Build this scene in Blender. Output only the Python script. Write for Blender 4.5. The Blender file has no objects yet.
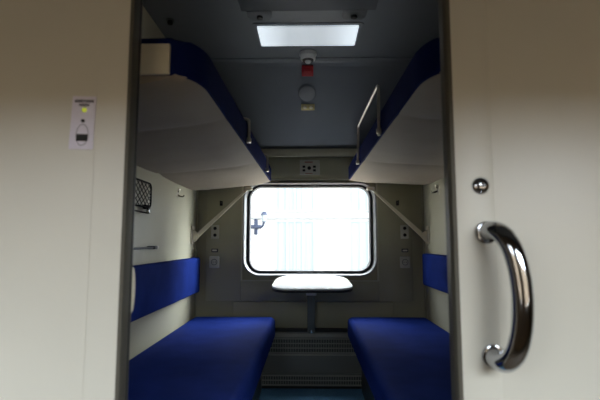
import bpy, bmesh, math, random
from mathutils import Vector, Matrix
random.seed(7)
scene = bpy.context.scene
COL = scene.collection
PI = math.pi

# ------------------------------------------------------------------ materials
def new_mat(name):
    m = bpy.data.materials.new(name); m.use_nodes = True
    nt = m.node_tree
    return m, nt, nt.nodes['Principled BSDF']

def mat(name, col, rough=0.5, metal=0.0, bump=0.0, bscale=200.0, var=0.0, vscale=3.0,
        coat=0.0, sheen=0.0, spec=0.5, detail=3.0, stretch=(1, 1, 1)):
    m, nt, b = new_mat(name)
    b.inputs['Base Color'].default_value = (*col, 1)
    b.inputs['Roughness'].default_value = rough
    b.inputs['Metallic'].default_value = metal
    b.inputs['Coat Weight'].default_value = coat
    b.inputs['Sheen Weight'].default_value = sheen
    b.inputs['Specular IOR Level'].default_value = spec
    tc = nt.nodes.new('ShaderNodeTexCoord')
    mp = nt.nodes.new('ShaderNodeMapping'); mp.inputs['Scale'].default_value = stretch
    nt.links.new(tc.outputs['Object'], mp.inputs['Vector'])
    if var:
        n = nt.nodes.new('ShaderNodeTexNoise'); n.inputs['Scale'].default_value = vscale
        n.inputs['Detail'].default_value = detail
        nt.links.new(mp.outputs['Vector'], n.inputs['Vector'])
        r = nt.nodes.new('ShaderNodeValToRGB')
        r.color_ramp.elements[0].position = 0.3; r.color_ramp.elements[1].position = 0.7
        r.color_ramp.elements[0].color = (*[c * (1 - var) for c in col], 1)
        r.color_ramp.elements[1].color = (*[min(1, c * (1 + var)) for c in col], 1)
        nt.links.new(n.outputs['Fac'], r.inputs['Fac'])
        nt.links.new(r.outputs['Color'], b.inputs['Base Color'])
    if bump:
        n = nt.nodes.new('ShaderNodeTexNoise'); n.inputs['Scale'].default_value = bscale
        n.inputs['Detail'].default_value = 2
        nt.links.new(mp.outputs['Vector'], n.inputs['Vector'])
        bp = nt.nodes.new('ShaderNodeBump'); bp.inputs['Strength'].default_value = bump
        bp.inputs['Distance'].default_value = 0.004
        nt.links.new(n.outputs['Fac'], bp.inputs['Height'])
        nt.links.new(bp.outputs['Normal'], b.inputs['Normal'])
    return m

def emit(name, col, s):
    m, nt, b = new_mat(name)
    b.inputs['Base Color'].default_value = (0.8, 0.8, 0.8, 1)
    b.inputs['Emission Color'].default_value = (*col, 1)
    b.inputs['Emission Strength'].default_value = s
    return m

def glass_mat(name, tint=(0.97, 0.99, 1.0)):
    m = bpy.data.materials.new(name); m.use_nodes = True
    nt = m.node_tree; nt.nodes.clear()
    o = nt.nodes.new('ShaderNodeOutputMaterial')
    t = nt.nodes.new('ShaderNodeBsdfTransparent'); t.inputs['Color'].default_value = (*tint, 1)
    g = nt.nodes.new('ShaderNodeBsdfGlossy'); g.inputs['Roughness'].default_value = 0.02
    f = nt.nodes.new('ShaderNodeFresnel'); f.inputs['IOR'].default_value = 1.35
    mx = nt.nodes.new('ShaderNodeMixShader')
    ge = nt.nodes.new('ShaderNodeNewGeometry'); iv = nt.nodes.new('ShaderNodeMath'); iv.operation = 'SUBTRACT'; iv.inputs[0].default_value = 1.0
    ml = nt.nodes.new('ShaderNodeMath'); ml.operation = 'MULTIPLY'       # reflect on the outer surfaces only, once per pane
    nt.links.new(ge.outputs['Backfacing'], iv.inputs[1]); nt.links.new(iv.outputs[0], ml.inputs[0]); nt.links.new(f.outputs[0], ml.inputs[1])
    nt.links.new(ml.outputs[0], mx.inputs[0]); nt.links.new(t.outputs[0], mx.inputs[1]); nt.links.new(g.outputs[0], mx.inputs[2])
    nt.links.new(mx.outputs[0], o.inputs['Surface'])
    return m

M = {}
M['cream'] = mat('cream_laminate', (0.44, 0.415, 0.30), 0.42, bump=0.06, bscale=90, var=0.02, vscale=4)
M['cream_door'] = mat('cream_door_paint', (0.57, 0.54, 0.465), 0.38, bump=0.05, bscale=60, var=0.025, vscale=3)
M['back_panel_shaded'] = mat('window_wall_panel', (0.30, 0.285, 0.19), 0.5, bump=0.05, bscale=120, var=0.03, vscale=5)  # backlit shade of the window wall is put into this colour
M['ceiling'] = mat('ceiling_grey_laminate', (0.15, 0.165, 0.185), 0.5, bump=0.04, bscale=80, var=0.03, vscale=3)
M['ceiling_dark'] = mat('ceiling_panel_dark', (0.085, 0.095, 0.11), 0.5, bump=0.03, bscale=80)
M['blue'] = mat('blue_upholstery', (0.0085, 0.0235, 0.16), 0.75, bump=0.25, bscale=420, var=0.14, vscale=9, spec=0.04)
M['blue_shaded'] = mat('blue_upholstery_shaded', (0.0045, 0.0105, 0.072), 0.75, bump=0.25, bscale=420, var=0.14, vscale=9, spec=0.04)  # same blue upholstery, with the shade on the upper berths in its colour
M['blue_dark'] = mat('blue_seam', (0.006, 0.012, 0.09), 0.8, bump=0.2, bscale=400, spec=0.1)
M['underside'] = mat('berth_underside_fabric', (0.30, 0.25, 0.19), 0.8, bump=0.25, bscale=260, var=0.05, vscale=6)
M['cream_metal'] = mat('cream_painted_metal', (0.62, 0.57, 0.44), 0.35, var=0.02, vscale=8)
M['white_top'] = mat('white_table_laminate', (0.88, 0.88, 0.87), 0.3, var=0.01, vscale=8)
M['white'] = mat('white_plastic', (0.72, 0.72, 0.70), 0.4, var=0.01, vscale=20)
M['grey_frame'] = mat('light_grey_frame', (0.24, 0.242, 0.24), 0.32, metal=0.1, var=0.02, vscale=10)
M['gasket'] = mat('black_rubber', (0.018, 0.018, 0.018), 0.6, bump=0.05, bscale=300)
M['jamb'] = mat('olive_grey_profile', (0.105, 0.096, 0.075), 0.45, metal=0.2, var=0.04, vscale=8, stretch=(1, 1, 0.1))
M['chrome'] = mat('polished_chrome', (0.46, 0.47, 0.50), 0.08, metal=1.0)
M['dark_chrome'] = mat('dark_chrome', (0.22, 0.21, 0.19), 0.25, metal=1.0)
M['steel'] = mat('brushed_steel', (0.60, 0.57, 0.50), 0.28, metal=1.0, bump=0.03, bscale=300)
M['dark_metal'] = mat('dark_grey_metal', (0.07, 0.07, 0.07), 0.4, metal=0.6, var=0.05, vscale=20)
M['wire'] = mat('black_coated_wire', (0.01, 0.01, 0.01), 0.7, spec=0.1, var=0.05, vscale=40)
M['black'] = mat('black_plastic', (0.012, 0.012, 0.012), 0.5, spec=0.25, bump=0.02, bscale=300)
M['heater'] = mat('heater_grey_enamel', (0.135, 0.13, 0.115), 0.45, bump=0.05, bscale=150, var=0.04, vscale=6)
M['heater_light'] = mat('heater_ledge_enamel', (0.27, 0.26, 0.22), 0.4, var=0.03, vscale=8)
M['carpet'] = mat('blue_carpet', (0.13, 0.33, 0.54), 0.95, bump=0.9, bscale=520, var=0.30, vscale=160)
M['corridor_floor'] = mat('corridor_lino', (0.10, 0.070, 0.040), 0.6, bump=0.1, bscale=200, var=0.1, vscale=60)
M['plate'] = mat('grey_beige_switch_plastic', (0.44, 0.43, 0.36), 0.4, var=0.02, vscale=20)
M['red'] = mat('red_plastic', (0.42, 0.012, 0.012), 0.4, var=0.03, vscale=30)
M['sticker'] = mat('pale_lilac_sticker', (0.66, 0.62, 0.72), 0.45, var=0.02, vscale=60)
M['ink'] = mat('grey_ink', (0.05, 0.045, 0.06), 0.6)
M['ink_pale'] = mat('pale_grey_ink', (0.30, 0.28, 0.34), 0.6)
M['led'] = emit('yellow_green_lamp', (0.75, 0.85, 0.08), 0.35); M['led'].node_tree.nodes['Principled BSDF'].inputs['Base Color'].default_value = (0.28, 0.30, 0.01, 1)
M['pinkish'] = mat('faded_red_print', (0.30, 0.13, 0.11), 0.6)
M['brass'] = mat('dull_brass', (0.45, 0.37, 0.16), 0.4, metal=0.4)
M['speaker'] = mat('speaker_mesh_grey', (0.27, 0.28, 0.285), 0.7, bump=0.6, bscale=500)
M['glass'] = glass_mat('clear_window_glass')
M['facade'] = mat('white_stucco', (0.36, 0.36, 0.355), 0.9, bump=0.1, bscale=40, var=0.02, vscale=2)
M['facade_trim'] = mat('pale_stone_trim', (0.19, 0.195, 0.196), 0.9, var=0.03, vscale=3, spec=0.1)
M['f_glass'] = mat('pale_blue_pane', (0.150, 0.172, 0.180), 0.6, var=0.12, vscale=2.2, spec=0.1, stretch=(6, 1, 0.25))
M['f_curtain'] = mat('pale_cyan_curtain', (0.165, 0.186, 0.192), 0.9, var=0.14, vscale=3, spec=0.1, stretch=(8, 1, 0.2))
M['lantern'] = mat('lantern_blue_grey_iron', (0.030, 0.036, 0.055), 0.8, var=0.1, vscale=9, spec=0.05)
M['ballast'] = mat('brown_track_ballast', (0.09, 0.062, 0.035), 0.95, bump=0.8, bscale=15, var=0.25, vscale=12)
M['wood'] = mat('brown_corridor_panel', (0.125, 0.072, 0.030), 0.5, var=0.12, vscale=3, stretch=(1, 1, 0.15))
M['pave'] = mat('platform_paving', (0.30, 0.26, 0.215), 0.9, bump=0.3, bscale=20, var=0.1, vscale=3)
_d = emit('lamp_diffuser', (0.80, 0.91, 1.0), 1.0); M['diffuser'] = _d
# the tubes inside the diffuser: brighter towards both ends where the lamp holders sit
nt = _d.node_tree; b = nt.nodes['Principled BSDF']
tc = nt.nodes.new('ShaderNodeTexCoord'); sp = nt.nodes.new('ShaderNodeSeparateXYZ')
nt.links.new(tc.outputs['Object'], sp.inputs[0])
ab = nt.nodes.new('ShaderNodeMath'); ab.operation = 'ABSOLUTE'; nt.links.new(sp.outputs['X'], ab.inputs[0])
mr = nt.nodes.new('ShaderNodeMapRange'); mr.inputs['From Min'].default_value = 0.10; mr.inputs['From Max'].default_value = 0.27
mr.inputs['To Min'].default_value = 0.46; mr.inputs['To Max'].default_value = 0.90
nt.links.new(ab.outputs[0], mr.inputs['Value']); nt.links.new(mr.outputs[0], b.inputs['Emission Strength'])

# ------------------------------------------------------------------ mesh helpers
def rbox(bm, x0, x1, y0, y1, z0, z1, r=0.0, seg=3, rot=None):
    r_ = bmesh.ops.create_cube(bm, size=1.0)
    vs = r_['verts']
    c = Vector(((x0 + x1) / 2, (y0 + y1) / 2, (z0 + z1) / 2))
    for v in vs:
        v.co = Vector((v.co.x * (x1 - x0), v.co.y * (y1 - y0), v.co.z * (z1 - z0)))
    allv = vs
    if r > 0:
        es = list({e for v in vs for e in v.link_edges})
        g = bmesh.ops.bevel(bm, geom=es, offset=r, segments=seg, profile=0.5, affect='EDGES')
        allv = list({v for f in g['faces'] for v in f.verts} | {v for v in vs if v.is_valid})
    for v in allv:
        if rot is not None: v.co = rot @ v.co
        v.co += c
    return allv

def cyl(bm, c, axis, r, h, seg=24, r2=None, bev=0.0):
    """cylinder centred on c along axis"""
    q = Vector(axis).normalized().to_track_quat('Z', 'Y').to_matrix().to_4x4()
    g = bmesh.ops.create_cone(bm, cap_ends=True, segments=seg, radius1=r, radius2=r if r2 is None else r2, depth=h,
                              matrix=Matrix.Translation(c) @ q)
    if bev:
        vs = g['verts']; es = [e for e in {e for v in vs for e in v.link_edges} if any(len(f.verts) > 4 for f in e.link_faces)]
        bmesh.ops.bevel(bm, geom=es, offset=bev, segments=2, profile=0.5, affect='EDGES')

def tube(bm, pts, r, seg=10, closed=False):
    pts = [Vector(p) for p in pts]; n = len(pts)
    tang = []
    for i in range(n):
        a = pts[(i - 1) % n] if closed or i > 0 else pts[i]
        b = pts[(i + 1) % n] if closed or i < n - 1 else pts[i]
        tang.append((b - a).normalized())
    up = Vector((0, 0, 1)) if abs(tang[0].z) < 0.9 else Vector((1, 0, 0))
    nrm = (up - tang[0] * up.dot(tang[0])).normalized()
    rings = []
    for i in range(n):
        nrm = (nrm - tang[i] * nrm.dot(tang[i])).normalized()
        bi = tang[i].cross(nrm)
        rr = r[i] if isinstance(r, (list, tuple)) else r
        rings.append([bm.verts.new(pts[i] + (nrm * math.cos(2 * PI * k / seg) + bi * math.sin(2 * PI * k / seg)) * rr) for k in range(seg)])
    for i in range(n if closed else n - 1):
        a, b = rings[i], rings[(i + 1) % n]
        for k in range(seg):
            bm.faces.new((a[k], a[(k + 1) % seg], b[(k + 1) % seg], b[k]))
    if not closed:
        bm.faces.new(rings[0][::-1]); bm.faces.new(rings[-1])

def smooth_path(ps, n=8):
    ps = [Vector(p) for p in ps]; out = []
    for i in range(len(ps) - 1):
        p0 = ps[max(i - 1, 0)]; p1 = ps[i]; p2 = ps[i + 1]; p3 = ps[min(i + 2, len(ps) - 1)]
        for k in range(n):
            t = k / n
            out.append(0.5 * ((2 * p1) + (p2 - p0) * t + (2 * p0 - 5 * p1 + 4 * p2 - p3) * t * t + (3 * p1 - p0 - 3 * p2 + p3) * t ** 3))
    out.append(ps[-1]); return out

def rrect(x0, x1, z0, z1, r, n=8):
    out = []
    for cx, cz, a0 in ((x1 - r, z1 - r, 0), (x0 + r, z1 - r, PI / 2), (x0 + r, z0 + r, PI), (x1 - r, z0 + r, 3 * PI / 2)):
        for k in range(n + 1):
            a = a0 + PI / 2 * k / n
            out.append((cx + r * math.cos(a), cz + r * math.sin(a)))
    return out

def prism(bm, pts2, mapf, d0, d1, bev=0.0):
    """extrude a 2D outline; mapf(u, v, d) -> xyz"""
    a = [bm.verts.new(mapf(u, v, d0)) for u, v in pts2]
    b = [bm.verts.new(mapf(u, v, d1)) for u, v in pts2]
    n = len(pts2)
    fs = [bm.faces.new(a[::-1]), bm.faces.new(b)]
    for k in range(n):
        fs.append(bm.faces.new((a[k], a[(k + 1) % n], b[(k + 1) % n], b[k])))
    if bev:
        es = list(fs[0].edges) + list(fs[1].edges)
        bmesh.ops.bevel(bm, geom=es, offset=bev, segments=2, profile=0.5, affect='EDGES')

def ring(bm, outer, inner, mapf, d0, d1):
    n = len(outer)
    L = [[bm.verts.new(mapf(u, v, d)) for u, v in P] for P in (outer, inner) for d in (d0, d1)]
    o0, o1, i0, i1 = L
    for k in range(n):
        j = (k + 1) % n
        bm.faces.new((o0[k], o0[j], o1[j], o1[k])); bm.faces.new((i0[j], i0[k], i1[k], i1[j]))
        bm.faces.new((o0[j], o0[k], i0[k], i0[j])); bm.faces.new((o1[k], o1[j], i1[j], i1[k]))

def holed(bm, outer, inner, mapf, d0, d1):
    """plate with a hole"""
    es = []
    for P in [outer] + (inner if isinstance(inner[0], list) else [inner]):
        vs = [bm.verts.new(mapf(u, v, d0)) for u, v in P]
        for k in range(len(vs)): es.append(bm.edges.new((vs[k], vs[(k + 1) % len(vs)])))
    g = bmesh.ops.triangle_fill(bm, use_beauty=True, use_dissolve=False, edges=es)
    fs = [f for f in g['geom'] if isinstance(f, bmesh.types.BMFace)]
    e = bmesh.ops.extrude_face_region(bm, geom=fs)
    dv = Vector(mapf(0, 0, d1)) - Vector(mapf(0, 0, d0))
    for v in e['geom']:
        if isinstance(v, bmesh.types.BMVert): v.co += dv

XZ = lambda u, v, d: (u, d, v)          # plates facing the corridor
XY = lambda u, v, d: (u, v, d)          # horizontal plates
YZ = lambda u, v, d: (d, u, v)

def obj(name, bm, m, parent=None, smooth=False, mirror=None, angle=40):
    if mirror is not None:
        for v in bm.verts: v.co.x = mirror - v.co.x
    bmesh.ops.recalc_face_normals(bm, faces=bm.faces[:])
    me = bpy.data.meshes.new(name); bm.to_mesh(me); bm.free()
    if smooth:
        for p in me.polygons: p.use_smooth = True
        me.set_sharp_from_angle(angle=math.radians(angle))
    me.materials.append(m)
    o = bpy.data.objects.new(name, me); COL.objects.link(o)
    if parent is not None:
        o.parent = parent
        w = Vector((0, 0, 0)); p = parent
        while p is not None: w += p.location; p = p.parent
        o.location = -w                  # meshes are authored in room coordinates
        if parent.type == 'MESH' : o.location = (0, 0, 0)
    return o

def tag(o, label=None, cat=None, group=None, kind=None):
    if label: o['label'] = label
    if cat: o['category'] = cat
    if group: o['group'] = group
    if kind: o['kind'] = kind
    return o

def thing(name, label, cat, loc, group=None):
    o = bpy.data.objects.new(name, None); COL.objects.link(o)
    o.location = loc; o.empty_display_size = 0.05
    return tag(o, label, cat, group)

def struct(name, bm, m, label=None, smooth=False):
    o = obj(name, bm, m, None, smooth); o['kind'] = 'structure'
    if label: o['label'] = label
    return o
B = bmesh.new

# ------------------------------------------------------------------ dimensions (metres)
YS = 3.10 - 0.016              # face that the switches sit on
XL, XR = -0.810, 0.828        # side walls
YD = 0.95                     # corridor face of the door wall
YB = 3.10                     # window wall
ZC = 2.20                     # ceiling
MIR = XL + XR                 # mirror constant between the two sides
FZ = 0.045                    # floor
YC = -0.36                    # corridor window wall

# ------------------------------------------------------------------ setting
bm = B(); rbox(bm, -2.6, 2.6, YD + 0.05, YB + 0.15, -0.1, FZ)
struct('floor', bm, M['carpet'], 'blue flecked carpet floor between the two berths')
bm = B(); rbox(bm, -2.6, 2.6, YC - 0.1, YD + 0.05, -0.1, FZ)
struct('floor_corridor', bm, M['corridor_floor'], 'brown corridor floor outside the compartment door')

# ceiling: flat, then sloping down to the window wall
prof = [(YC - 0.1, ZC), (2.63, ZC), (2.655, ZC - 0.010), (2.675, ZC - 0.028), (3.10, 1.72), (3.25, 1.72), (3.25, ZC + 0.1), (YC - 0.1, ZC + 0.1)]
bm = B(); prism(bm, prof, YZ, -2.6, 2.6)
struct('ceiling', bm, M['ceiling'], 'grey compartment ceiling sloping down towards the window')
def slope_pt(x, y): return Vector((x, y, 2.172 + (y - 2.675) * (1.72 - 2.172) / (3.10 - 2.675)))
SN = Vector((0, 1.72 - 2.172, -(3.10 - 2.675))).normalized()      # out of the slope, into the room
SD = Vector((0, 3.10 - 2.675, 1.72 - 2.172)).normalized()         # down the slope
bm = B(); rbox(bm, XL, XR, 2.600, 2.640, ZC - 0.006, ZC + 0.01, 0.002, 1)
struct('trim_1', bm, M['ceiling'], 'narrow grey strip where the ceiling starts to slope')

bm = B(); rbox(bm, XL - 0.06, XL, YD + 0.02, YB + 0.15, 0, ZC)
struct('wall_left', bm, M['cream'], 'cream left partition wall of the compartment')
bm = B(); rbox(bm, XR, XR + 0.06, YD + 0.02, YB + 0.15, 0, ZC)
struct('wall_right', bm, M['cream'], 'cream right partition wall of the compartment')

GX0, GX1, GZ0, GZ1, GR = -0.424, 0.447, 0.839, 1.445, 0.085      # visible pane
hole = rrect(GX0 - 0.02, GX1 + 0.02, GZ0 - 0.02, GZ1 + 0.02, GR + 0.02, 8)
bm = B(); holed(bm, [(-2.6, -0.1), (2.6, -0.1), (2.6, ZC), (-2.6, ZC)], hole, XZ, YB, YB + 0.085)
struct('wall_back', bm, M['back_panel_shaded'], 'shade-darkened beige window wall at the far end of the compartment')

# corridor side: fixed wall left of the doorway plus header
bm = B()
rbox(bm, -2.6, -0.412, YD, YD + 0.030, 0, ZC)
struct('wall_front', bm, M['cream_door'], 'cream corridor wall left of the doorway')
bm = B(); rbox(bm, -0.412, 2.6, YD + 0.02, YD + 0.06, 1.98, ZC)
struct('wall_header', bm, M['cream_door'], 'cream panel above the doorway')
bm = B(); rbox(bm, 0.70, 2.6, YD + 0.05, YD + 0.085, 0, 1.98)
struct('wall_front_right', bm, M['cream_door'], 'cream corridor wall behind the slid open door')
# narrow cover strip on the left wall
bm = B(); rbox(bm, -0.484, -0.412, YD - 0.003, YD + 0.001, 0, ZC, 0.0012, 2)
struct('trim_2', bm, M['cream_door'], 'narrow cream cover strip left of the doorway')
# left jamb profile, chamfered
bm = B()
prism(bm, [(-0.414, YD - 0.004), (-0.405, YD - 0.006), (-0.403, YD + 0.004), (-0.402, YD + 0.018), (-0.402, YD + 0.036), (-0.414, YD + 0.036)],
      lambda u, v, d: (u, v, d), 0, 1.98, 0.0)
j = struct('trim_3', bm, M['jamb'], 'olive grey metal jamb on the left of the doorway')
bm = B(); tube(bm, smooth_path([(-0.412, 0.994, 0.880), (-0.4065, 0.994, 0.893), (-0.4045, 0.994, 0.930), (-0.4065, 0.994, 0.970), (-0.412, 0.994, 0.984)], 5), 0.0065, 10)
o = obj('finger_pull', bm, M['cream_metal'], j, True); o['label'] = 'pale finger pull behind the left jamb'
bm = B(); rbox(bm, -0.405, -0.4005, YD + 0.022, YD + 0.030, 0, 1.98, 0.002, 1); obj('rubber_seal', bm, M['gasket'], j)

# sliding door leaf on the right, pushed open
bm = B(); rbox(bm, 0.325, 1.10, YD, YD + 0.035, 0.01, 1.97, 0.004, 2)
door = struct('door_1', bm, M['cream_door'], 'cream sliding compartment door pushed open on the right', True)
bm = B(); rbox(bm, 0.325, 0.410, YD - 0.0025, YD + 0.001, 0.012, 1.968, 0.0011, 2)
obj('edge_strip', bm, M['cream_door'], door, True)
bm = B()
prism(bm, [(0.327, YD - 0.003), (0.319, YD + 0.000), (0.314, YD + 0.010), (0.313, YD + 0.033), (0.327, YD + 0.033)], lambda u, v, d: (u, v, d), 0.01, 1.97)
obj('edge_profile', bm, M['jamb'], door)
bm = B(); tube(bm, smooth_path([
    (0.389, YD - 0.004, 1.062), (0.391, YD - 0.030, 1.066), (0.398, YD - 0.056, 1.058), (0.409, YD - 0.074, 1.030), (0.417, YD - 0.083, 0.985),
    (0.420, YD - 0.086, 0.930), (0.417, YD - 0.083, 0.872), (0.409, YD - 0.074, 0.828), (0.399, YD - 0.056, 0.803), (0.393, YD - 0.030, 0.797), (0.391, YD - 0.004, 0.801)], 6), 0.0200, 24)
hd = obj('pull_handle', bm, M['chrome'], door, True, angle=60); hd['label'] = 'bowed polished chrome handle'
for z, x in ((1.062, 0.388), (0.801, 0.392)):
    bm = B(); cyl(bm, (x, YD - 0.006, z), (0, 1, 0), 0.0245, 0.010, 32, bev=0.003)
    obj('flange', bm, M['chrome'], hd, True)
bm = B(); bmesh.ops.create_uvsphere(bm, u_segments=32, v_segments=16, radius=0.0195, matrix=Matrix.Translation((0.381, YD - 0.001, 1.165)) @ Matrix.Diagonal((1, 0.62, 1, 1)))
lk = obj('door_lock', bm, M['chrome'], door, True); lk['label'] = 'round chrome lock'
bm = B(); cyl(bm, (0.381, YD - 0.011, 1.165), (0, 1, 0), 0.0095, 0.008, 28, bev=0.002)
ky = obj('lock_cylinder', bm, M['chrome'], lk, True)
bm = B(); cyl(bm, (0.381, YD - 0.0150, 1.165), (0, 1, 0), 0.0055, 0.004, 4)
obj('square_spindle', bm, M['dark_metal'], lk)

# far wall strips and panels
bm = B(); rbox(bm, XL, XR, YB - 0.030, YB + 0.01, 1.664, 1.722, 0.004, 2)
struct('trim_4', bm, M['cream'], 'pale horizontal strip where the slope meets the window wall', True)
bm = B(); rbox(bm, XL, XL + 0.008, 3.075, YB + 0.01, 0.0, 1.664, 0.003, 2)
struct('trim_5', bm, M['back_panel_shaded'], 'shade-darkened beige corner strip left of the window wall', True)
bm = B(); rbox(bm, XR - 0.008, XR, 3.075, YB + 0.01, 0.0, 1.664, 0.003, 2)
struct('trim_6', bm, M['back_panel_shaded'], 'shade-darkened beige corner strip right of the window wall', True)
for n, (x0, x1) in ((7, (-0.729, -0.480)), (8, (0.500, 0.737))):
    bm = B(); rbox(bm, x0, x1, YB - 0.022, YB + 0.002, 0.63, 1.658, 0.003, 2)
    struct('trim_%d' % n, bm, M['back_panel_shaded'], 'shade-darkened beige cover panel %s of the window' % ('left' if n == 7 else 'right'), True)
bm = B(); rbox(bm, -0.479, 0.499, YB - 0.022, YB + 0.002, 1.500, 1.658, 0.003, 2)
struct('trim_9', bm, M['back_panel_shaded'], 'shade-darkened beige cover panel above the window', True)
bm = B(); rbox(bm, -0.53, 0.60, YB - 0.026, YB + 0.002, 0.43, 0.625, 0.005, 2)
struct('trim_10', bm, M['back_panel_shaded'], 'shade-darkened beige panel below the window behind the table leg', True)
bm = B(); rbox(bm, -0.479, 0.499, YB - 0.022, YB + 0.002, 0.629, 0.768, 0.003, 2)
struct('trim_11', bm, M['back_panel_shaded'], 'shade-darkened beige panel between the window recess and the lower panel', True)

# window
win = None
bm = B()
oo = rrect(GX0 - 0.047, GX1 + 0.047, GZ0 - 0.034, GZ1 + 0.030, GR + 0.040, 10)
ii = rrect(GX0 - 0.018, GX1 + 0.018, GZ0 - 0.016, GZ1 + 0.013, GR + 0.015, 10)
def lerp2(A, Bq, t): return [(a[0] + (b_[0] - a[0]) * t, a[1] + (b_[1] - a[1]) * t) for a, b_ in zip(A, Bq)]
prof_ = [(oo, YB + 0.01), (oo, YB - 0.016), (lerp2(oo, ii, 0.12), YB - 0.023), (lerp2(oo, ii, 0.35), YB - 0.022), (lerp2(oo, ii, 0.7), YB - 0.010), (ii, YB + 0.006), (ii, YB + 0.02)]
vr = [[bm.verts.new((u, d, v)) for u, v in P] for P, d in prof_]
for A, Bq in zip(vr, vr[1:] + vr[:1]):
    for k in range(len(A)): bm.faces.new((A[k], A[(k + 1) % len(A)], Bq[(k + 1) % len(A)], Bq[k]))
win = struct('window_1', bm, M['grey_frame'], 'wide rounded train window at the end of the compartment', True)
bm = B(); ring(bm, rrect(GX0 - 0.019, GX1 + 0.019, GZ0 - 0.018, GZ1 + 0.016, GR + 0.017, 10), rrect(GX0, GX1, GZ0, GZ1, GR, 10), XZ, YB + 0.004, YB + 0.08)
obj('window_seal', bm, M['gasket'], win, True)['label'] = 'black rubber seal'
bm = B(); prism(bm, rrect(GX0 - 0.012, GX1 + 0.012, GZ0 - 0.012, GZ1 + 0.012, GR + 0.012, 10), XZ, YB + 0.060, YB + 0.066)
obj('window_pane', bm, M['glass'], win)
bm = B()
tx0, tx1, tz0, tz1 = -0.480, 0.500, 0.768, 1.500
ring(bm, [(tx0, tz0), (tx1, tz0), (tx1, tz1), (tx0, tz1)], [(tx0 + 0.009, tz0 + 0.007), (tx1 - 0.009, tz0 + 0.007), (tx1 - 0.009, tz1 - 0.009), (tx0 + 0.009, tz1 - 0.009)], XZ, YB - 0.026, YB + 0.01)
obj('window_surround', bm, M['cream'], win)

# corridor behind the camera with its window
bm = B()
CW = ((-1.50, -0.36), (0.36, 1.50)); CZ0, CZ1 = 0.72, 1.60
es_ = [(-2.6, -0.1), (2.6, -0.1), (2.6, ZC), (-2.6, ZC)]
holed(bm, es_, [rrect(a, b_, CZ0, CZ1, 0.09, 8) for a, b_ in CW], XZ, YC - 0.1, YC)
struct('wall_corridor', bm, M['wood'], 'brown outer corridor wall with two windows')
for n, (a, b_) in zip((2, 3), CW):
    bm = B(); ring(bm, rrect(a - 0.04, b_ + 0.04, CZ0 - 0.04, CZ1 + 0.04, 0.12, 10), rrect(a + 0.01, b_ - 0.01, CZ0 + 0.01, CZ1 - 0.01, 0.085, 10), XZ, YC - 0.03, YC + 0.015)
    w2 = struct('window_%d' % n, bm, M['grey_frame'], 'corridor window facing the compartment wall', True)
    bm = B(); prism(bm, rrect(a - 0.01, b_ + 0.01, CZ0 - 0.01, CZ1 + 0.01, 0.1, 10), XZ, YC - 0.06, YC - 0.054)
    obj('window_pane', bm, M['glass'], w2)
for n, x in (('wall_corridor_left', -2.6), ('wall_corridor_right', 2.5)):
    bm = B(); rbox(bm, x, x + 0.1, YC - 0.1, YB + 0.15, -0.1, ZC + 0.1); struct(n, bm, M['wood'], 'end wall of the corridor')

# ------------------------------------------------------------------ lower berths
def lower_berth(side):
    L = side == 'left'; mir = None if L else MIR
    inn = -0.226 if L else -0.249
    root = thing('lower_berth', 'blue upholstered lower berth along the %s wall, %s of the table' % (side, side), 'berth',
                 (-0.53 if L else MIR + 0.53, 2.1, 0), 'lower berths')
    bm = B(); rbox(bm, XL + 0.012, inn, 1.13, 3.026, 0.385, 0.535, 0.036, 5)
    for f in bm.faces[:]: pass
    c = obj('cushion', bm, M['blue'], root, True, mir, 70)
    bm = B(); tube(bm, [(inn - 0.004, 1.17, 0.478), (inn - 0.004, 2.99, 0.478)], 0.0035, 6)
    obj('piping', bm, M['blue_dark'], c, True, mir)
    bm = B(); rbox(bm, XL + 0.004, inn - 0.035, 1.14, 3.02, 0.34, 0.385, 0.006, 2)
    obj('berth_frame', bm, M['dark_metal'], root, True, mir)
    bm = B(); rbox(bm, XL + 0.004, inn - 0.090, 1.16, 3.0, FZ, 0.34, 0.006, 2)
    obj('base_box', bm, M['dark_metal'], root, True, mir)
for s in ('left', 'right'): lower_berth(s)

# backrests
def backrest(side):
    L = side == 'left'; mir = None if L else MIR
    z0, z1 = (0.694, 0.938) if L else (0.752, 0.967)
    y0, y1 = (1.25, 3.056) if L else (1.25, 2.990)
    root = thing('backrest_cushion', 'long blue backrest cushion fixed to the %s wall above the lower berth' % side, 'cushion',
                 (XL if L else XR, 2.1, z0), 'backrests')
    bm = B(); rbox(bm, XL + 0.008, XL + 0.047, y0, y1, z0, z1, 0.014, 4)
    obj('padding', bm, M['blue'], root, True, mir, 70)
    bm = B(); rbox(bm, XL, XL + 0.010, y0 + 0.01, y1 - 0.01, z0 + 0.01, z1 - 0.01, 0.002, 1)
    obj('backing_board', bm, M['dark_metal'], root, False, mir)
for s in ('left', 'right'): backrest(s)

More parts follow.
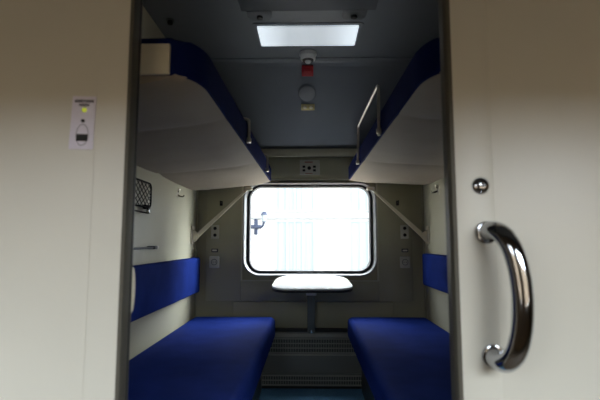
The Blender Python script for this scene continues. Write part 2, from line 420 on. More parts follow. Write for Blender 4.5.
# ------------------------------------------------------------------ upper berths
def upper_berth(side):
    L = side == 'left'; mir = None if L else MIR + 0.006
    W = XL + 0.004
    Y0, Y1 = 1.066, 3.035
    zb, zt = (1.472, 1.572) if L else (1.481, 1.578)
    drop = 0.053 if L else 0.026
    root = thing('upper_berth', 'blue edged upper berth on the %s, %s' % (side, 'its guard rail folded down' if L else 'its metal guard rail standing up'),
                 'berth', (-0.53 if L else MIR + 0.53, 2.05, zb), 'upper berths')
    # plan outline with a rounded inner front corner
    xi = lambda y: -0.283 + (y - 1.1) / 1.9 * 0.021
    out = [(W, Y0)]
    r = 0.076
    ry = 0.135
    cx, cy = xi(Y0 + ry) - r, Y0 + ry
    for k in range(11):
        a = -PI / 2 + PI / 2 * k / 10
        out.append((cx + r * math.cos(a), cy + ry * math.sin(a)))
    for k in range(1, 8):
        y = Y0 + ry + (Y1 - 0.03 - Y0 - ry) * k / 8; out.append((xi(y), y))
    cx, cy = xi(Y1) - 0.03, Y1 - 0.03
    for k in range(5):
        a = PI / 2 * k / 4
        out.append((cx + 0.03 * math.cos(a), cy + 0.03 * math.sin(a)))
    out.append((W, Y1))
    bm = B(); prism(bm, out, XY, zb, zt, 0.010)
    mt = obj('mattress', bm, M['blue_shaded'], root, True, mir, 50)
    # quilted underside: three cloth sections sagging between two cross seams
    bm = B(); NX, NY = 16, 130
    def zu(t, y):
        s = [Y0, 1.46, 2.28, Y1]
        for a, b in zip(s, s[1:]):
            if y <= b + 1e-6:
                q = max(0.0, (y - a) / (b - a)); break
        sag = (4 * q * (1 - q)) ** 0.32
        edge = min(1.0, 6 * t) * (1 if t < 0.9 else 1)
        return zb + 0.001 - drop * min(1, t * 1.15) ** 0.8 - 0.020 * sag * edge
    rows = []
    for i in range(NY + 1):
        y = Y0 + 0.004 + (Y1 - Y0 - 0.008) * i / NY
        xe = xi(y) - 0.005
        if y < Y0 + ry:
            d = (Y0 + ry - y) / ry; xe = xi(Y0 + ry) - r + r * math.sqrt(max(0, 1 - d * d)) - 0.005
        if y > Y1 - 0.03:
            d = y - (Y1 - 0.03); xe = xi(Y1) - 0.03 + math.sqrt(max(0, 0.0009 - d * d)) - 0.005
        rows.append([bm.verts.new((xe + (W - xe) * t_ / NX, y, zu(t_ / NX, y))) for t_ in range(NX + 1)])
    for i in range(NY):
        for t_ in range(NX):
            bm.faces.new((rows[i][t_], rows[i][t_ + 1], rows[i + 1][t_ + 1], rows[i + 1][t_]))
    # close against the mattress
    top = [[bm.verts.new((v.co.x, v.co.y, zb + 0.004)) for v in row] for row in rows]
    bd = [rows[0], [r_[-1] for r_ in rows], rows[-1][::-1], [r_[0] for r_ in rows][::-1]]
    bt = [top[0], [r_[-1] for r_ in top], top[-1][::-1], [r_[0] for r_ in top][::-1]]
    for A, T in zip(bd, bt):
        for k in range(len(A) - 1): bm.faces.new((A[k], A[k + 1], T[k + 1], T[k]))
    for i in range(NY):
        for t_ in range(NX):
            bm.faces.new((top[i][t_], top[i + 1][t_], top[i + 1][t_ + 1], top[i][t_ + 1]))
    obj('underside', bm, M['underside'], root, True, mir, 60)
    bm = B(); rbox(bm, W, -0.357, Y0 - 0.010, Y0 + 0.004, zb, zb + 0.081, 0.003, 2)
    obj('end_plate', bm, M['cream_metal'], root, True, mir)
    # guard rail
    rail_y = ((1.745, 1.475), (2.40, 1.510))
    xr = -0.276 + 0.012
    bm = B()
    if L:
        bx = -0.500
        a, b = 1.885, 2.672; xr2 = xi(b) + 0.009; xr1 = xi(a) + 0.009
        pts = smooth_path([(xr1, a, 1.500), (xr1, a, 1.572), (xr1 - 0.004, a, 1.592), (xr1 - 0.03, a, 1.598)], 4) + \
              smooth_path([(bx, a, 1.592), (bx - 0.02, a + 0.02, 1.590), (bx - 0.02, b - 0.02, 1.590), (bx, b, 1.592)], 4) + \
              smooth_path([(xr2 - 0.03, b, 1.598), (xr2 - 0.004, b, 1.592), (xr2, b, 1.572), (xr2, b, 1.500)], 4)
        tube(bm, pts, 0.0065, 10)
        feet = ((xr1, a), (xr2, b))
    else:
        a, b = 1.735, 2.425; xr1 = xi(a) + 0.008; xr2 = xi(b) + 0.008
        pts = [(xr1, a, 1.478), (xr1, a, 1.60)] + smooth_path([(xr1 , a - 0.004, 1.668), (xr1, a + 0.012, 1.692), (xr1, a + 0.04, 1.696)], 4) + \
              smooth_path([(xr2, b - 0.085, 1.696), (xr2, b - 0.055, 1.690), (xr2, b - 0.045, 1.665)], 4) + [(xr2, b - 0.02, 1.58), (xr2, b, 1.50)]
        tube(bm, pts, 0.0065, 10)
        feet = ((xr1, a), (xr2, b))
    g = obj('guard_rail', bm, M['steel'], root, True, mir, 60)
    for x, y in feet:
        bm = B(); rbox(bm, x - 0.012, x + 0.010, y - 0.011, y + 0.011, 1.486, 1.508, 0.003, 2)
        obj('rail_socket', bm, M['steel'], g, True, mir)
for s in ('left', 'right'): upper_berth(s)

# slanted support struts from the side wall up to the berth's far corner
def strut(side):
    L = side == 'left'; mir = None if L else MIR
    root = thing('support_strut', 'cream slanted support strut from the %s wall up to the upper berth beside the window' % side, 'bracket',
                 (XL if L else XR, 2.98, 1.0), 'berth struts')
    p0 = Vector((XL + 0.026, 2.985, 1.078)); p1 = Vector((-0.420, 3.005, 1.424))
    d = (p1 - p0).normalized(); n = Vector((0, 1, 0)).cross(d).normalized()
    bm = B()
    # bar that narrows towards its upper end
    quad = []
    for p, w in ((p0, 0.015), (p0.lerp(p1, 0.35), 0.0125), (p1, 0.0060)):
        quad.append([p + n * w * s1 + Vector((0, s2 * 0.006, 0)) for s1, s2 in ((1, 1), (1, -1), (-1, -1), (-1, 1))])
    vs = [[bm.verts.new(q) for q in Q] for Q in quad]
    for A, Bq in zip(vs, vs[1:]):
        for k in range(4): bm.faces.new((A[k], A[(k + 1) % 4], Bq[(k + 1) % 4], Bq[k]))
    bm.faces.new(vs[0][::-1]); bm.faces.new(vs[-1])
    obj('arm', bm, M['cream_metal'], root, False, mir)
    bm = B(); prism(bm, [(2.955, 1.030), (3.012, 1.030), (3.020, 1.09), (3.012, 1.155), (2.955, 1.155), (2.948, 1.09)], lambda u, v, d_: (d_, u, v), XL, XL + 0.008, 0.002)
    prism(bm, [(XL + 0.004, 1.035), (XL + 0.03, 1.050), (XL + 0.05, 1.075), (XL + 0.045, 1.105), (XL + 0.004, 1.135)], XZ, 2.972, 2.977)
    obj('wall_bracket', bm, M['cream_metal'], root, False, mir)
    bm = B(); cyl(bm, (XL + 0.032, 2.980, 1.077), (0, 1, 0), 0.008, 0.026, 12); obj('pivot_pin', bm, M['steel'], root, True, mir)
    bm = B(); rbox(bm, -0.450, -0.395, 2.995, 3.020, 1.408, 1.432, 0.004, 2); obj('berth_clip', bm, M['steel'], root, True, mir)
for s in ('left', 'right'): strut(s)

# ------------------------------------------------------------------ table
T = thing('folding_table', 'white round cornered folding table on one dark leg under the window', 'table', (0.02, 3.05, 0))
def tb(p):      # slight fall towards the room
    u, v, d = p
    return (u, v, d + 0.795 + (v - 2.5) * 0.028)
def t_out(g):
    hw = 0.230 + g; x0, x1 = 0.022 - hw, 0.022 + hw; y0, y1 = 2.345 - g, 3.078
    o = []
    for cx, cy, a0, r in ((x1 - 0.17, y1 - 0.33, 0, (0.17, 0.33)), (x0 + 0.17, y1 - 0.33, PI / 2, (0.17, 0.33)), (x0 + 0.085, y0 + 0.16, PI, (0.085, 0.16)), (x1 - 0.085, y0 + 0.16, 3 * PI / 2, (0.085, 0.16))):
        for k in range(9):
            a = a0 + PI / 2 * k / 8; o.append((cx + r[0] * math.cos(a), cy + r[1] * math.sin(a)))
    return o
bm = B(); prism(bm, t_out(0), lambda u, v, d: tb((u, v, d)), -0.006, 0.004, 0.003)
obj('tabletop', bm, M['white_top'], T, True)
bm = B(); prism(bm, t_out(0.001), lambda u, v, d: tb((u, v, d)), -0.020, -0.006, 0.003)
obj('edge_band', bm, M['black'], T, True)['label'] = 'dark underside edge'
bm = B()
lx = 0.020
prism(bm, [(2.996, 0.425), (3.024, 0.425), (2.90, 0.775), (2.868, 0.775)], lambda u, v, d: (d, u, v), lx - 0.026, lx + 0.026, 0.004)
lg = obj('leg', bm, M['heater'], T)
bm = B(); rbox(bm, lx - 0.034, lx + 0.034, 2.862, 2.888, 0.694, 0.716, 0.004, 2)
obj('leg_clamp', bm, M['white'], lg, True)['label'] = 'pale clamp near the top'
bm = B(); rbox(bm, lx - 0.006, lx + 0.008, 2.985, 2.998, 0.428, 0.452, 0.002, 1); obj('foot_pin', bm, M['chrome'], lg, True)
bm = B(); rbox(bm, lx - 0.10, lx + 0.10, 3.045, 3.076, 0.755, 0.790, 0.003, 1); obj('wall_hinge', bm, M['steel'], T)

# ------------------------------------------------------------------ heater cover under the window
Hh = thing('heater_cover', 'dark grey slotted heater cover below the window between the berths', 'heater', (0.02, 3.06, 0))
hx0, hx1 = -0.54, 0.61
bm = B(); rbox(bm, hx0, hx1, 3.045, YB - 0.001, 0.062, 0.43, 0.004, 2); obj('housing', bm, M['heater'], Hh, True)
bm = B(); rbox(bm, hx0, hx1, 3.028, YB - 0.001, 0.428, 0.448, 0.004, 2); obj('top_ledge', bm, M['black'], Hh, True)['label'] = 'black top rail'
bm = B(); rbox(bm, hx0, hx1, 3.034, 3.05, 0.390, 0.416, 0.004, 2); obj('ledge', bm, M['heater_light'], Hh, True)
bm = B(); rbox(bm, hx0, hx1, 3.030, 3.05, 0.270, 0.281, 0.003, 2); obj('ledge', bm, M['heater_light'], Hh, True)
bm = B(); rbox(bm, hx0, hx1, 3.030, 3.05, 0.142, 0.151, 0.003, 2); obj('ledge', bm, M['heater'], Hh, True)
bm = B(); rbox(bm, hx0, hx1, 3.05, 3.09, FZ, 0.062, 0.003, 1); obj('plinth', bm, M['black'], Hh, True)['label'] = 'black plinth'
def grille(z0, z1, nrow):
    bm = B(); 
    rbox(bm, hx0 + 0.02, hx1 - 0.02, 3.041, 3.046, z0, z1)
    g = obj('grille', bm, M['black'], Hh); g['label'] = 'black slotted grille'
    bm = B(); n = 96
    for i in range(n + 1):
        x = hx0 + 0.03 + (hx1 - hx0 - 0.06) * i / n
        rbox(bm, x - 0.0019, x + 0.0019, 3.036, 3.042, z0 + 0.003, z1 - 0.003)
    for k in range(nrow + 1):
        z = z0 + (z1 - z0) * k / nrow
        rbox(bm, hx0 + 0.02, hx1 - 0.02, 3.035, 3.042, z - 0.003, z + 0.003)
    obj('bars', bm, M['heater_light'], g)
grille(0.288, 0.380, 3); grille(0.074, 0.134, 2)

# ------------------------------------------------------------------ switches and sockets beside the window
def switch_plate(x, side):
    t = thing('switch_plate', 'grey plate with two round buttons on the window wall %s of the window' % side, 'switch', (x, YS - 0.006, 1.117), 'switch plates')
    bm = B(); rbox(bm, x - 0.029, x + 0.029, YS - 0.014, YS - 0.006, 1.068, 1.166, 0.004, 2); obj('plate', bm, M['plate'], t, True)
    for z in (1.142, 1.094):
        bm = B(); cyl(bm, (x, YS - 0.017, z), (0, 1, 0), 0.012, 0.007, 20, bev=0.002); obj('button', bm, M['black'], t, True)
def socket(x, side):
    t = thing('wall_socket', 'grey square power socket %s of the window, below the small latch' % side, 'socket', (x, YS - 0.006, 0.9), 'wall sockets')
    bm = B(); rbox(bm, x - 0.036, x + 0.036, YS - 0.015, YS - 0.006, 0.862, 0.944, 0.005, 2); obj('plate', bm, M['plate'], t, True)
    bm = B(); ring(bm, [(x + 0.022 * math.cos(a * PI / 12), 0.903 + 0.022 * math.sin(a * PI / 12)) for a in range(24)],
                   [(x + 0.018 * math.cos(a * PI / 12), 0.903 + 0.018 * math.sin(a * PI / 12)) for a in range(24)], XZ, YS - 0.018, YS - 0.014)
    obj('socket_rim', bm, M['ceiling_dark'], t, True)
    for dx in (-0.008, 0.008):
        bm = B(); cyl(bm, (x + dx, YS - 0.0155, 0.903), (0, 1, 0), 0.003, 0.002, 10); obj('contact_hole', bm, M['black'], t)
def latch(x, side):
    t = thing('wall_latch', 'small metal latch %s of the window between switch plate and socket' % side, 'latch', (x, YS - 0.006, 0.985), 'wall latches')
    bm = B(); rbox(bm, x - 0.024, x + 0.024, YS - 0.012, YS - 0.006, 0.972, 0.998, 0.003, 2); obj('plate', bm, M['dark_metal'], t, True)
    bm = B(); rbox(bm, x - 0.016, x + 0.016, YS - 0.022, YS - 0.011, 0.980, 0.991, 0.004, 2); obj('lever', bm, M['steel'], t, True)
def black_hook(x, side):
    t = thing('coat_hook', 'small black hook high on the window wall %s of the window behind the strut' % side, 'hook', (x, YS - 0.006, 1.32), 'black hooks')
    bm = B(); rbox(bm, x - 0.010, x + 0.010, YS - 0.011, YS - 0.006, 1.305, 1.340, 0.003, 2); obj('plate', bm, M['black'], t, True)
    bm = B(); tube(bm, smooth_path([(x, YS - 0.008, 1.328), (x, YS - 0.03, 1.322), (x, YS - 0.042, 1.308), (x, YS - 0.040, 1.325), (x, YS - 0.046, 1.338)], 4), 0.0045, 8); obj('prong', bm, M['black'], t, True)
for x, s in ((-0.667, 'left'), (0.686, 'right')):
    switch_plate(x, s); socket(x - 0.002, s); latch(x - 0.001, s)
black_hook(-0.627, 'left'); black_hook(0.640, 'right')

def steel_hook(side, y, z):
    L = side == 'left'; mir = None if L else MIR
    t = thing('coat_hook', 'steel coat hook on the %s wall under the upper berth' % side, 'hook', (XL if L else XR, y, z), 'steel coat hooks')
    bm = B(); rbox(bm, XL, XL + 0.005, y - 0.016, y + 0.016, z - 0.022, z + 0.030, 0.002, 2); obj('plate', bm, M['steel'], t, True, mir)
    bm = B(); tube(bm, smooth_path([(XL + 0.004, y, z - 0.004), (XL + 0.018, y, z - 0.012), (XL + 0.036, y, z - 0.014), (XL + 0.043, y, z - 0.004)], 4), 0.0045, 8)
    obj('prong', bm, M['dark_chrome'], t, True, mir)
    bm = B(); tube(bm, smooth_path([(XL + 0.004, y, z + 0.014), (XL + 0.010, y, z + 0.020), (XL + 0.013, y, z + 0.034)], 4), 0.0045, 8)
    obj('upper_prong', bm, M['dark_chrome'], t, True, mir)
steel_hook('left', 2.625, 1.338); steel_hook('right', 2.73, 1.372)

# ------------------------------------------------------------------ left wall: mesh pocket and rail
N = thing('mesh_pocket', 'black wire mesh pocket on the left wall under the upper berth', 'rack', (XL, 2.05, 1.19))
y0, y1, z0, z1 = 1.66, 2.125, 1.212, 1.333
bm = B(); xo = XL + 0.022
tube(bm, [(xo, u, v) for u, v in rrect(y0, y1, z0, z1, 0.026, 6)], 0.0042, 8, True)
fr = obj('frame', bm, M['wire'], N, True)
bm = B()
for k in range(-8, 16):
    for sg in (1, -1):                     # diamond mesh of crossing wires clipped to the frame
        pts = []
        for q in range(0, 41):
            v = z0 + (z1 - z0) * q / 40
            u = y0 + k * 0.046 + sg * (v - z0) * 1.5
            if y0 + 0.004 < u < y1 - 0.004 and not (u > y1 - 0.018 and (v > z1 - 0.012 or v < z0 + 0.012)): pts.append((xo, u, v))
        if len(pts) > 3: tube(bm, [pts[0], pts[-1]], 0.0018, 5)
obj('netting', bm, M['wire'], N)
bm = B(); tube(bm, smooth_path([(XL + 0.002, 1.74, 1.196), (XL + 0.03, 1.76, 1.187), (XL + 0.03, 2.07, 1.183), (XL + 0.018, 2.095, 1.190), (XL + 0.018, 2.10, 1.215)], 5), 0.0035, 8)
obj('lower_wire', bm, M['wire'], N, True)
bm = B(); rbox(bm, XL, XL + 0.026, 2.075, 2.105, 1.205, 1.225, 0.004, 2); obj('wall_clip', bm, M['wire'], N, True)
bm = B(); rbox(bm, XL, XL + 0.026, 1.74, 1.77, 1.205, 1.225, 0.004, 2); obj('wall_clip', bm, M['wire'], N, True)
bm = B(); cyl(bm, (XL + 0.026, 2.085, 1.197), (1, 0, 0), 0.014, 0.016, 20, bev=0.003); obj('knob', bm, M['chrome'], N, True)['label'] = 'shiny round knob'

R = thing('towel_rail', 'thin dark horizontal rail on the left wall above the backrest', 'rail', (XL, 2.0, 1.016))
bm = B(); tube(bm, [(XL + 0.030, 1.60, 1.0135), (XL + 0.030, 2.16, 1.0150)], 0.0055, 10); obj('bar', bm, M['dark_metal'], R, True)
bm = B(); rbox(bm, XL, XL + 0.042, 2.150, 2.195, 1.007, 1.024, 0.005, 2); obj('bar_holder', bm, M['dark_metal'], R, True)
bm = B(); rbox(bm, XL, XL + 0.042, 1.58, 1.625, 1.003, 1.026, 0.005, 2); obj('bar_holder', bm, M['dark_metal'], R, True)
bm = B(); rbox(bm, XL, XL + 0.036, 2.193, 2.228, 1.009, 1.025, 0.005, 2); obj('end_cap', bm, M['steel'], R, True)['label'] = 'bright end cap'

# ------------------------------------------------------------------ ceiling fittings
Lm = thing('ceiling_light', 'lit rectangular white ceiling light', 'light', (0.0, 2.305, ZC))
bm = B(); ring(bm, rrect(-0.300, 0.300, 2.170, 2.445, 0.02, 4), rrect(-0.274, 0.274, 2.198, 2.418, 0.004, 4), XY, ZC - 0.004, ZC + 0.001)
obj('lamp_frame', bm, M['ceiling'], Lm, True)
bm = B(); rbox(bm, -0.272, 0.272, 2.192, 2.412, ZC - 0.013, ZC, 0.001, 1); obj('diffuser', bm, M['diffuser'], Lm)['label'] = 'glowing white diffuser'

V = thing('ceiling_panel', 'dark rectangular service panel on the ceiling in front of the lamp', 'panel', (0.0, 1.8, ZC))
bm = B(); rbox(bm, -0.335, 0.338, 1.45, 2.036, ZC - 0.010, ZC, 0.003, 2); obj('panel_board', bm, M['ceiling_dark'], V, True)
for x in (-0.246, 0.236):
    bm = B(); prism(bm, [(x - 0.062, 2.04)] + [(x + 0.062 * math.cos(a), 2.085 + 0.062 * math.sin(a)) for a in [PI * k / 14 for k in range(14, -1, -1)]] + [(x + 0.062, 2.04)], XY, ZC - 0.008, ZC, 0.001)
    tt = obj('fixing_tab', bm, M['ceiling_dark'], V, True)
    bm = B(); cyl(bm, (x, 2.092, ZC - 0.013), (0, 0, 1), 0.016, 0.014, 16, bev=0.003); obj('screw', bm, M['black'], tt, True)

K = thing('ceiling_fixture', 'small black round fixture on the ceiling above the left upper berth', 'fixture', (-0.720, 2.128, ZC))
bm = B(); cyl(bm, (-0.720, 2.128, ZC - 0.003), (0, 0, 1), 0.022, 0.006, 20); obj('rose', bm, M['ceiling_dark'], K, True)
bm = B(); cyl(bm, (-0.720, 2.128, ZC - 0.014), (0, 0, 1), 0.014, 0.020, 16, bev=0.003); obj('knob_cap', bm, M['black'], K, True)

D = thing('smoke_detector', 'white round detector hanging from the ceiling behind the lamp', 'detector', (0.001, 2.52, ZC))
bm = B(); cyl(bm, (0.001, 2.535, ZC - 0.008), (0, 0, 1), 0.054, 0.016, 32, bev=0.004); obj('base', bm, M['white'], D, True)
bm = B(); cyl(bm, (0.001, 2.535, ZC - 0.030), (0, 0, 1), 0.046, 0.030, 32, bev=0.006); obj('body', bm, M['white'], D, True)
bm = B(); cyl(bm, (0.001, 2.535, ZC - 0.048), (0, 0, 1), 0.034, 0.008, 32); obj('dark_ring', bm, M['dark_metal'], D, True)['label'] = 'dark slotted ring'
bm = B(); bmesh.ops.create_uvsphere(bm, u_segments=16, v_segments=10, radius=0.020, matrix=Matrix.Translation((0.001, 2.535, ZC - 0.054)) @ Matrix.Diagonal((1, 1, 0.7, 1))); obj('sensor_dome', bm, M['white'], D, True)

def slope_box(bm, x, y, w, h, th, off=0.0, r=0.002):
    c = slope_pt(x, y) + SN * (off + th / 2)
    rot = Matrix((Vector((1, 0, 0)), SD, SN)).transposed()
    vs = rbox(bm, -w / 2, w / 2, -h / 2, h / 2, -th / 2, th / 2, r, 2, rot)
    for v in vs: v.co += c
A_ = thing('emergency_brake', 'red emergency handle box on the sloped ceiling below the smoke detector', 'alarm', slope_pt(-0.002, 2.70))
bm = B(); slope_box(bm, -0.002, 2.690, 0.075, 0.070, 0.024, 0, 0.004); obj('box', bm, M['red'], A_, True)
bm = B(); slope_box(bm, -0.002, 2.686, 0.040, 0.014, 0.012, 0.024, 0.003); obj('handle', bm, M['red'], A_, True)
S = thing('ceiling_speaker', 'round grey loudspeaker grille on the sloped ceiling', 'speaker', slope_pt(-0.006, 2.799))
bm = B(); cyl(bm, slope_pt(-0.006, 2.799) + SN * 0.003, SN, 0.062, 0.006, 40, bev=0.002); obj('rim', bm, M['ceiling'], S, True)
bm = B(); cyl(bm, slope_pt(-0.006, 2.799) + SN * 0.008, SN, 0.054, 0.005, 40, bev=0.002); obj('grille', bm, M['speaker'], S, True)
P_ = thing('control_plate', 'small beige plate with two round buttons just below the round loudspeaker', 'switch', slope_pt(0.0, 2.868))
bm = B(); slope_box(bm, 0.0, 2.868, 0.092, 0.046, 0.006); obj('plate', bm, M['brass'], P_, True)
for dx in (-0.020, 0.022):
    bm = B(); cyl(bm, slope_pt(dx, 2.868) + SN * 0.009, SN, 0.012, 0.007, 16, bev=0.002); obj('button', bm, M['cream_metal'], P_, True)

# control panel above the window
C_ = thing('radio_panel', 'grey radio control panel with a black knob and four black keys above the window', 'panel', (0.012, YS - 0.005, 1.58))
bm = B(); rbox(bm, -0.060, 0.084, YS - 0.013, YS - 0.005, 1.528, 1.638, 0.004, 2); obj('faceplate', bm, M['plate'], C_, True)
bm = B(); cyl(bm, (0.008, YS - 0.020, 1.577), (0, 1, 0), 0.013, 0.016, 20, bev=0.003); obj('knob', bm, M['black'], C_, True)
for x in (-0.030, 0.046):
    for z in (1.588, 1.561):
        bm = B(); rbox(bm, x - 0.010, x + 0.010, YS - 0.017, YS - 0.012, z - 0.008, z + 0.008, 0.002, 1); obj('key', bm, M['black'], C_)
bm = B(); rbox(bm, -0.024, 0.034, YS - 0.0145, YS - 0.012, 1.617, 1.626); obj('red_marking', bm, M['pinkish'], C_)
bm = B(); rbox(bm, -0.020, 0.032, YS - 0.0145, YS - 0.012, 1.535, 1.541); obj('red_marking', bm, M['pinkish'], C_)

# ------------------------------------------------------------------ call panel on the corridor wall
I = thing('call_panel', 'pale lilac call panel with lit yellow lamp on the corridor wall left of the doorway', 'panel', (-0.5155, YD, 1.313))
bm = B(); prism(bm, rrect(-0.5425, -0.4875, 1.251, 1.375, 0.002, 3), XZ, YD - 0.002, YD, 0.0)
obj('plate', bm, M['sticker'], I)
bm = B()
for z, n, x0, w in ((1.3635, 11, -0.536, 0.0040), (1.3545, 6, -0.526, 0.0040)):
    for k in range(n):                    # two lines of tiny print, too small to read
        h = random.choice((0.0029, 0.0033, 0.0036)); x = x0 + k * w
        rbox(bm, x, x + 0.0012, YD - 0.0026, YD - 0.0018, z - h, z + h)
        rbox(bm, x + 0.0020, x + 0.0032, YD - 0.0026, YD - 0.0018, z - h, z + h)
        zz = z + random.choice((-h * 0.8, 0, h * 0.8)); rbox(bm, x + 0.0008, x + 0.0019, YD - 0.0026, YD - 0.0018, zz - 0.0005, zz + 0.0005)
obj('printed_lettering', bm, M['ink'], I)
bm = B(); cyl(bm, (-0.5125, YD - 0.003, 1.3425), (0, 1, 0), 0.0055, 0.004, 20, bev=0.001); obj('signal_lamp', bm, M['led'], I, True)['label'] = 'lit yellow lamp'
bm = B(); cyl(bm, (-0.5140, YD - 0.003, 1.3170), (0, 1, 0), 0.0040, 0.004, 16, bev=0.001); obj('button', bm, M['black'], I, True)
ell = lambda g: [(-0.5135 + (0.0150 + g) * math.cos(a * PI / 20), 1.2845 + (0.0255 + g) * math.sin(a * PI / 20)) for a in range(40)]
bm = B(); ring(bm, ell(0), ell(-0.0022), XZ, YD - 0.0026, YD - 0.0018); obj('oval_outline', bm, M['ink_pale'], I)
bm = B(); rbox(bm, -0.5265, -0.5000, YD - 0.0045, YD - 0.0018, 1.2700, 1.2860, 0.001, 1); obj('key_slot', bm, M['black'], I)['label'] = 'black rectangular slot'
I.rotation_euler = (0, math.radians(1.8), 0)

# ------------------------------------------------------------------ outside
bm = B(); rbox(bm, -40, 40, YB + 0.3, 40, -1.35, -1.25)
struct('ground', bm, M['pave'], 'paved ground outside the compartment window')
bm = B(); rbox(bm, -40, 40, -40, YB + 0.3, -1.36, -1.26)
struct('ground_track', bm, M['ballast'], 'brown ballast under and beyond the corridor side')
FY = 12.0
bm = B(); prism(bm, [(-4.5, -1.3), (-6.5, 2.0), (-7.5, 2.7), (-12.0, 3.1), (-12.0, -1.3)], YZ, -40, 40)  # added bank out of view, keeps low sky out of the corridor windows
struct('ground_sky_blocker', bm, M['ballast'], 'added unseen brown bank blocking low sky on the corridor side')
F = thing('building', 'white building facade with pale tall windows seen through the train window', 'building', (0, FY, -1.25))
FT = 7.6
wins = []
for cx in (-5.0, -2.95, -0.37, 1.68, 3.95, 6.2):
    wins.append((cx - 0.51, cx + 0.51, 0.10, 1.62)); wins.append((cx - 0.51, cx + 0.51, 1.93, 3.4))
wins = [w for w in wins if not (-3.6 < w[0] < -1.2)]
bm = B(); rbox(bm, -14, 14, FY, FY + 0.4, -1.25, FT); obj('wall', bm, M['facade'], F)
bm = B(); rbox(bm, -14, 14, FY - 0.06, FY + 0.01, 1.70, 1.76, 0.01, 1); obj('string_course', bm, M['facade_trim'], F)
bm = B(); rbox(bm, -14, 14, FY - 0.05, FY + 0.01, 1.935 - 0.04, 1.915, 0.005, 1); obj('string_course', bm, M['facade_trim'], F)
for x0, x1, z0, z1 in wins:
    bm = B(); ring(bm, [(x0 - 0.04, z0 - 0.03), (x1 + 0.04, z0 - 0.03), (x1 + 0.04, z1 + 0.03), (x0 - 0.04, z1 + 0.03)], [(x0, z0), (x1, z0), (x1, z1), (x0, z1)], XZ, FY - 0.03, FY + 0.01)
    m_ = (x0 + x1) / 2
    for xx in (m_ - 0.03, m_ + 0.20, m_ - 0.24): rbox(bm, xx, xx + 0.045, FY - 0.025, FY + 0.01, z0, z1)
    w = obj('window', bm, M['facade_trim'], F)
    bm = B(); rbox(bm, x0, x1, FY - 0.012, FY + 0.005, z0, z1); obj('pane', bm, M['f_glass'], w)
    bm = B()
    for xx, ww in ((x0 + 0.06, 0.13), (m_ + 0.05, 0.10), (x1 - 0.20, 0.14)):
        rbox(bm, xx, xx + ww, FY - 0.018, FY - 0.01, z0, z1 - 0.05)
    obj('curtain', bm, M['f_curtain'], w)
G = thing('wall_lantern', 'blue grey iron lantern on a wall bracket outside the window', 'lamp', (-1.50, FY, 1.5))
bm = B(); rbox(bm, -1.60, -1.50, FY - 0.05, FY, 1.36, 1.80, 0.02, 2); rbox(bm, -1.70, -1.40, FY - 0.04, FY, 1.53, 1.64, 0.02, 2); obj('wall_plate', bm, M['lantern'], G, True)
bm = B(); tube(bm, smooth_path([(-1.53, FY - 0.04, 1.56), (-1.50, FY - 0.22, 1.55), (-1.34, FY - 0.34, 1.58), (-1.29, FY - 0.36, 1.70)], 6), 0.034, 10); obj('bracket_arm', bm, M['lantern'], G, True)
bm = B(); cyl(bm, (-1.29, FY - 0.36, 1.80), (0, 0, 1), 0.055, 0.19, 6, r2=0.095); obj('lantern_glass', bm, M['f_curtain'], G)
bm = B(); cyl(bm, (-1.29, FY - 0.36, 1.945), (0, 0, 1), 0.115, 0.10, 6, r2=0.02); obj('lantern_cap', bm, M['lantern'], G)
bm = B(); cyl(bm, (-1.29, FY - 0.36, 1.70), (0, 0, 1), 0.06, 0.03, 6); obj('lantern_base', bm, M['lantern'], G)
G.location.x += 0.09; G.location.z -= 0.10

# ------------------------------------------------------------------ daylight
SKY_CORRIDOR, SKY_WINDOW = 13.5, 22.0
w = bpy.data.worlds.new('overcast_sky'); scene.world = w; w.use_nodes = True
bg = w.node_tree.nodes['Background']
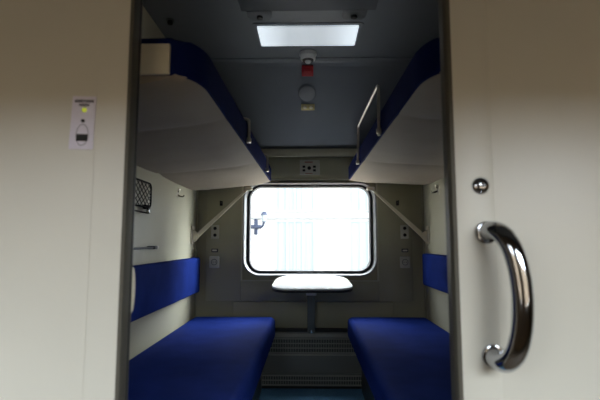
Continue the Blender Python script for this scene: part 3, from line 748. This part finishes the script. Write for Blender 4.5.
# overcast sky, brighter on the corridor side where the sun stands behind the cloud
nt = w.node_tree
tc = nt.nodes.new('ShaderNodeTexCoord'); sp = nt.nodes.new('ShaderNodeSeparateXYZ'); nt.links.new(tc.outputs['Generated'], sp.inputs[0])
mr = nt.nodes.new('ShaderNodeMapRange'); nt.links.new(sp.outputs['Y'], mr.inputs['Value'])
mr.inputs['From Min'].default_value = -0.3; mr.inputs['From Max'].default_value = 0.3
mr.inputs['To Min'].default_value = SKY_CORRIDOR; mr.inputs['To Max'].default_value = SKY_WINDOW
sx = nt.nodes.new('ShaderNodeMapRange'); nt.links.new(sp.outputs['X'], sx.inputs['Value'])
sx.inputs['From Min'].default_value = -0.8; sx.inputs['From Max'].default_value = 0.8
sx.inputs['To Min'].default_value = 0.30; sx.inputs['To Max'].default_value = 1.70
mu = nt.nodes.new('ShaderNodeMath'); mu.operation = 'MULTIPLY'
nt.links.new(mr.outputs[0], mu.inputs[0]); nt.links.new(sx.outputs[0], mu.inputs[1]); nt.links.new(mu.outputs[0], bg.inputs['Strength'])
bg.inputs['Color'].default_value = (0.90, 0.95, 1.0, 1)
def portal(name, loc, sx, sy, rx):
    l = bpy.data.lights.new(name, 'AREA'); l.shape = 'RECTANGLE'; l.size = sx; l.size_y = sy
    l.cycles.is_portal = True
    o = bpy.data.objects.new(name, l); COL.objects.link(o); o.location = loc; o.rotation_euler = (rx, 0, 0)
portal('window_daylight', (0.012, YB + 0.09, 1.142), 0.93, 0.67, -PI / 2)
for a, b_ in CW: portal('corridor_daylight', ((a + b_) / 2, YC - 0.105, (CZ0 + CZ1) / 2), b_ - a + 0.02, CZ1 - CZ0 + 0.02, PI / 2)

# ------------------------------------------------------------------ camera
cam = bpy.data.cameras.new('camera'); co = bpy.data.objects.new('camera', cam); COL.objects.link(co)
co.location = (0, 0, 1.04)
co.rotation_euler = (PI / 2 + math.radians(5.684), 0, math.radians(1.0896))
cam.sensor_width = 36.0; cam.lens = 36.0 * 429 / 600
cam.clip_start = 0.02; cam.clip_end = 200
cam.dof.use_dof = True; cam.dof.focus_distance = 2.9; cam.dof.aperture_fstop = 3.2
scene.camera = co
scene.view_settings.view_transform = 'Standard'; scene.view_settings.look = 'None'
scene.view_settings.exposure = 0.0; scene.view_settings.gamma = 1.0; scene.view_settings.use_curve_mapping = False
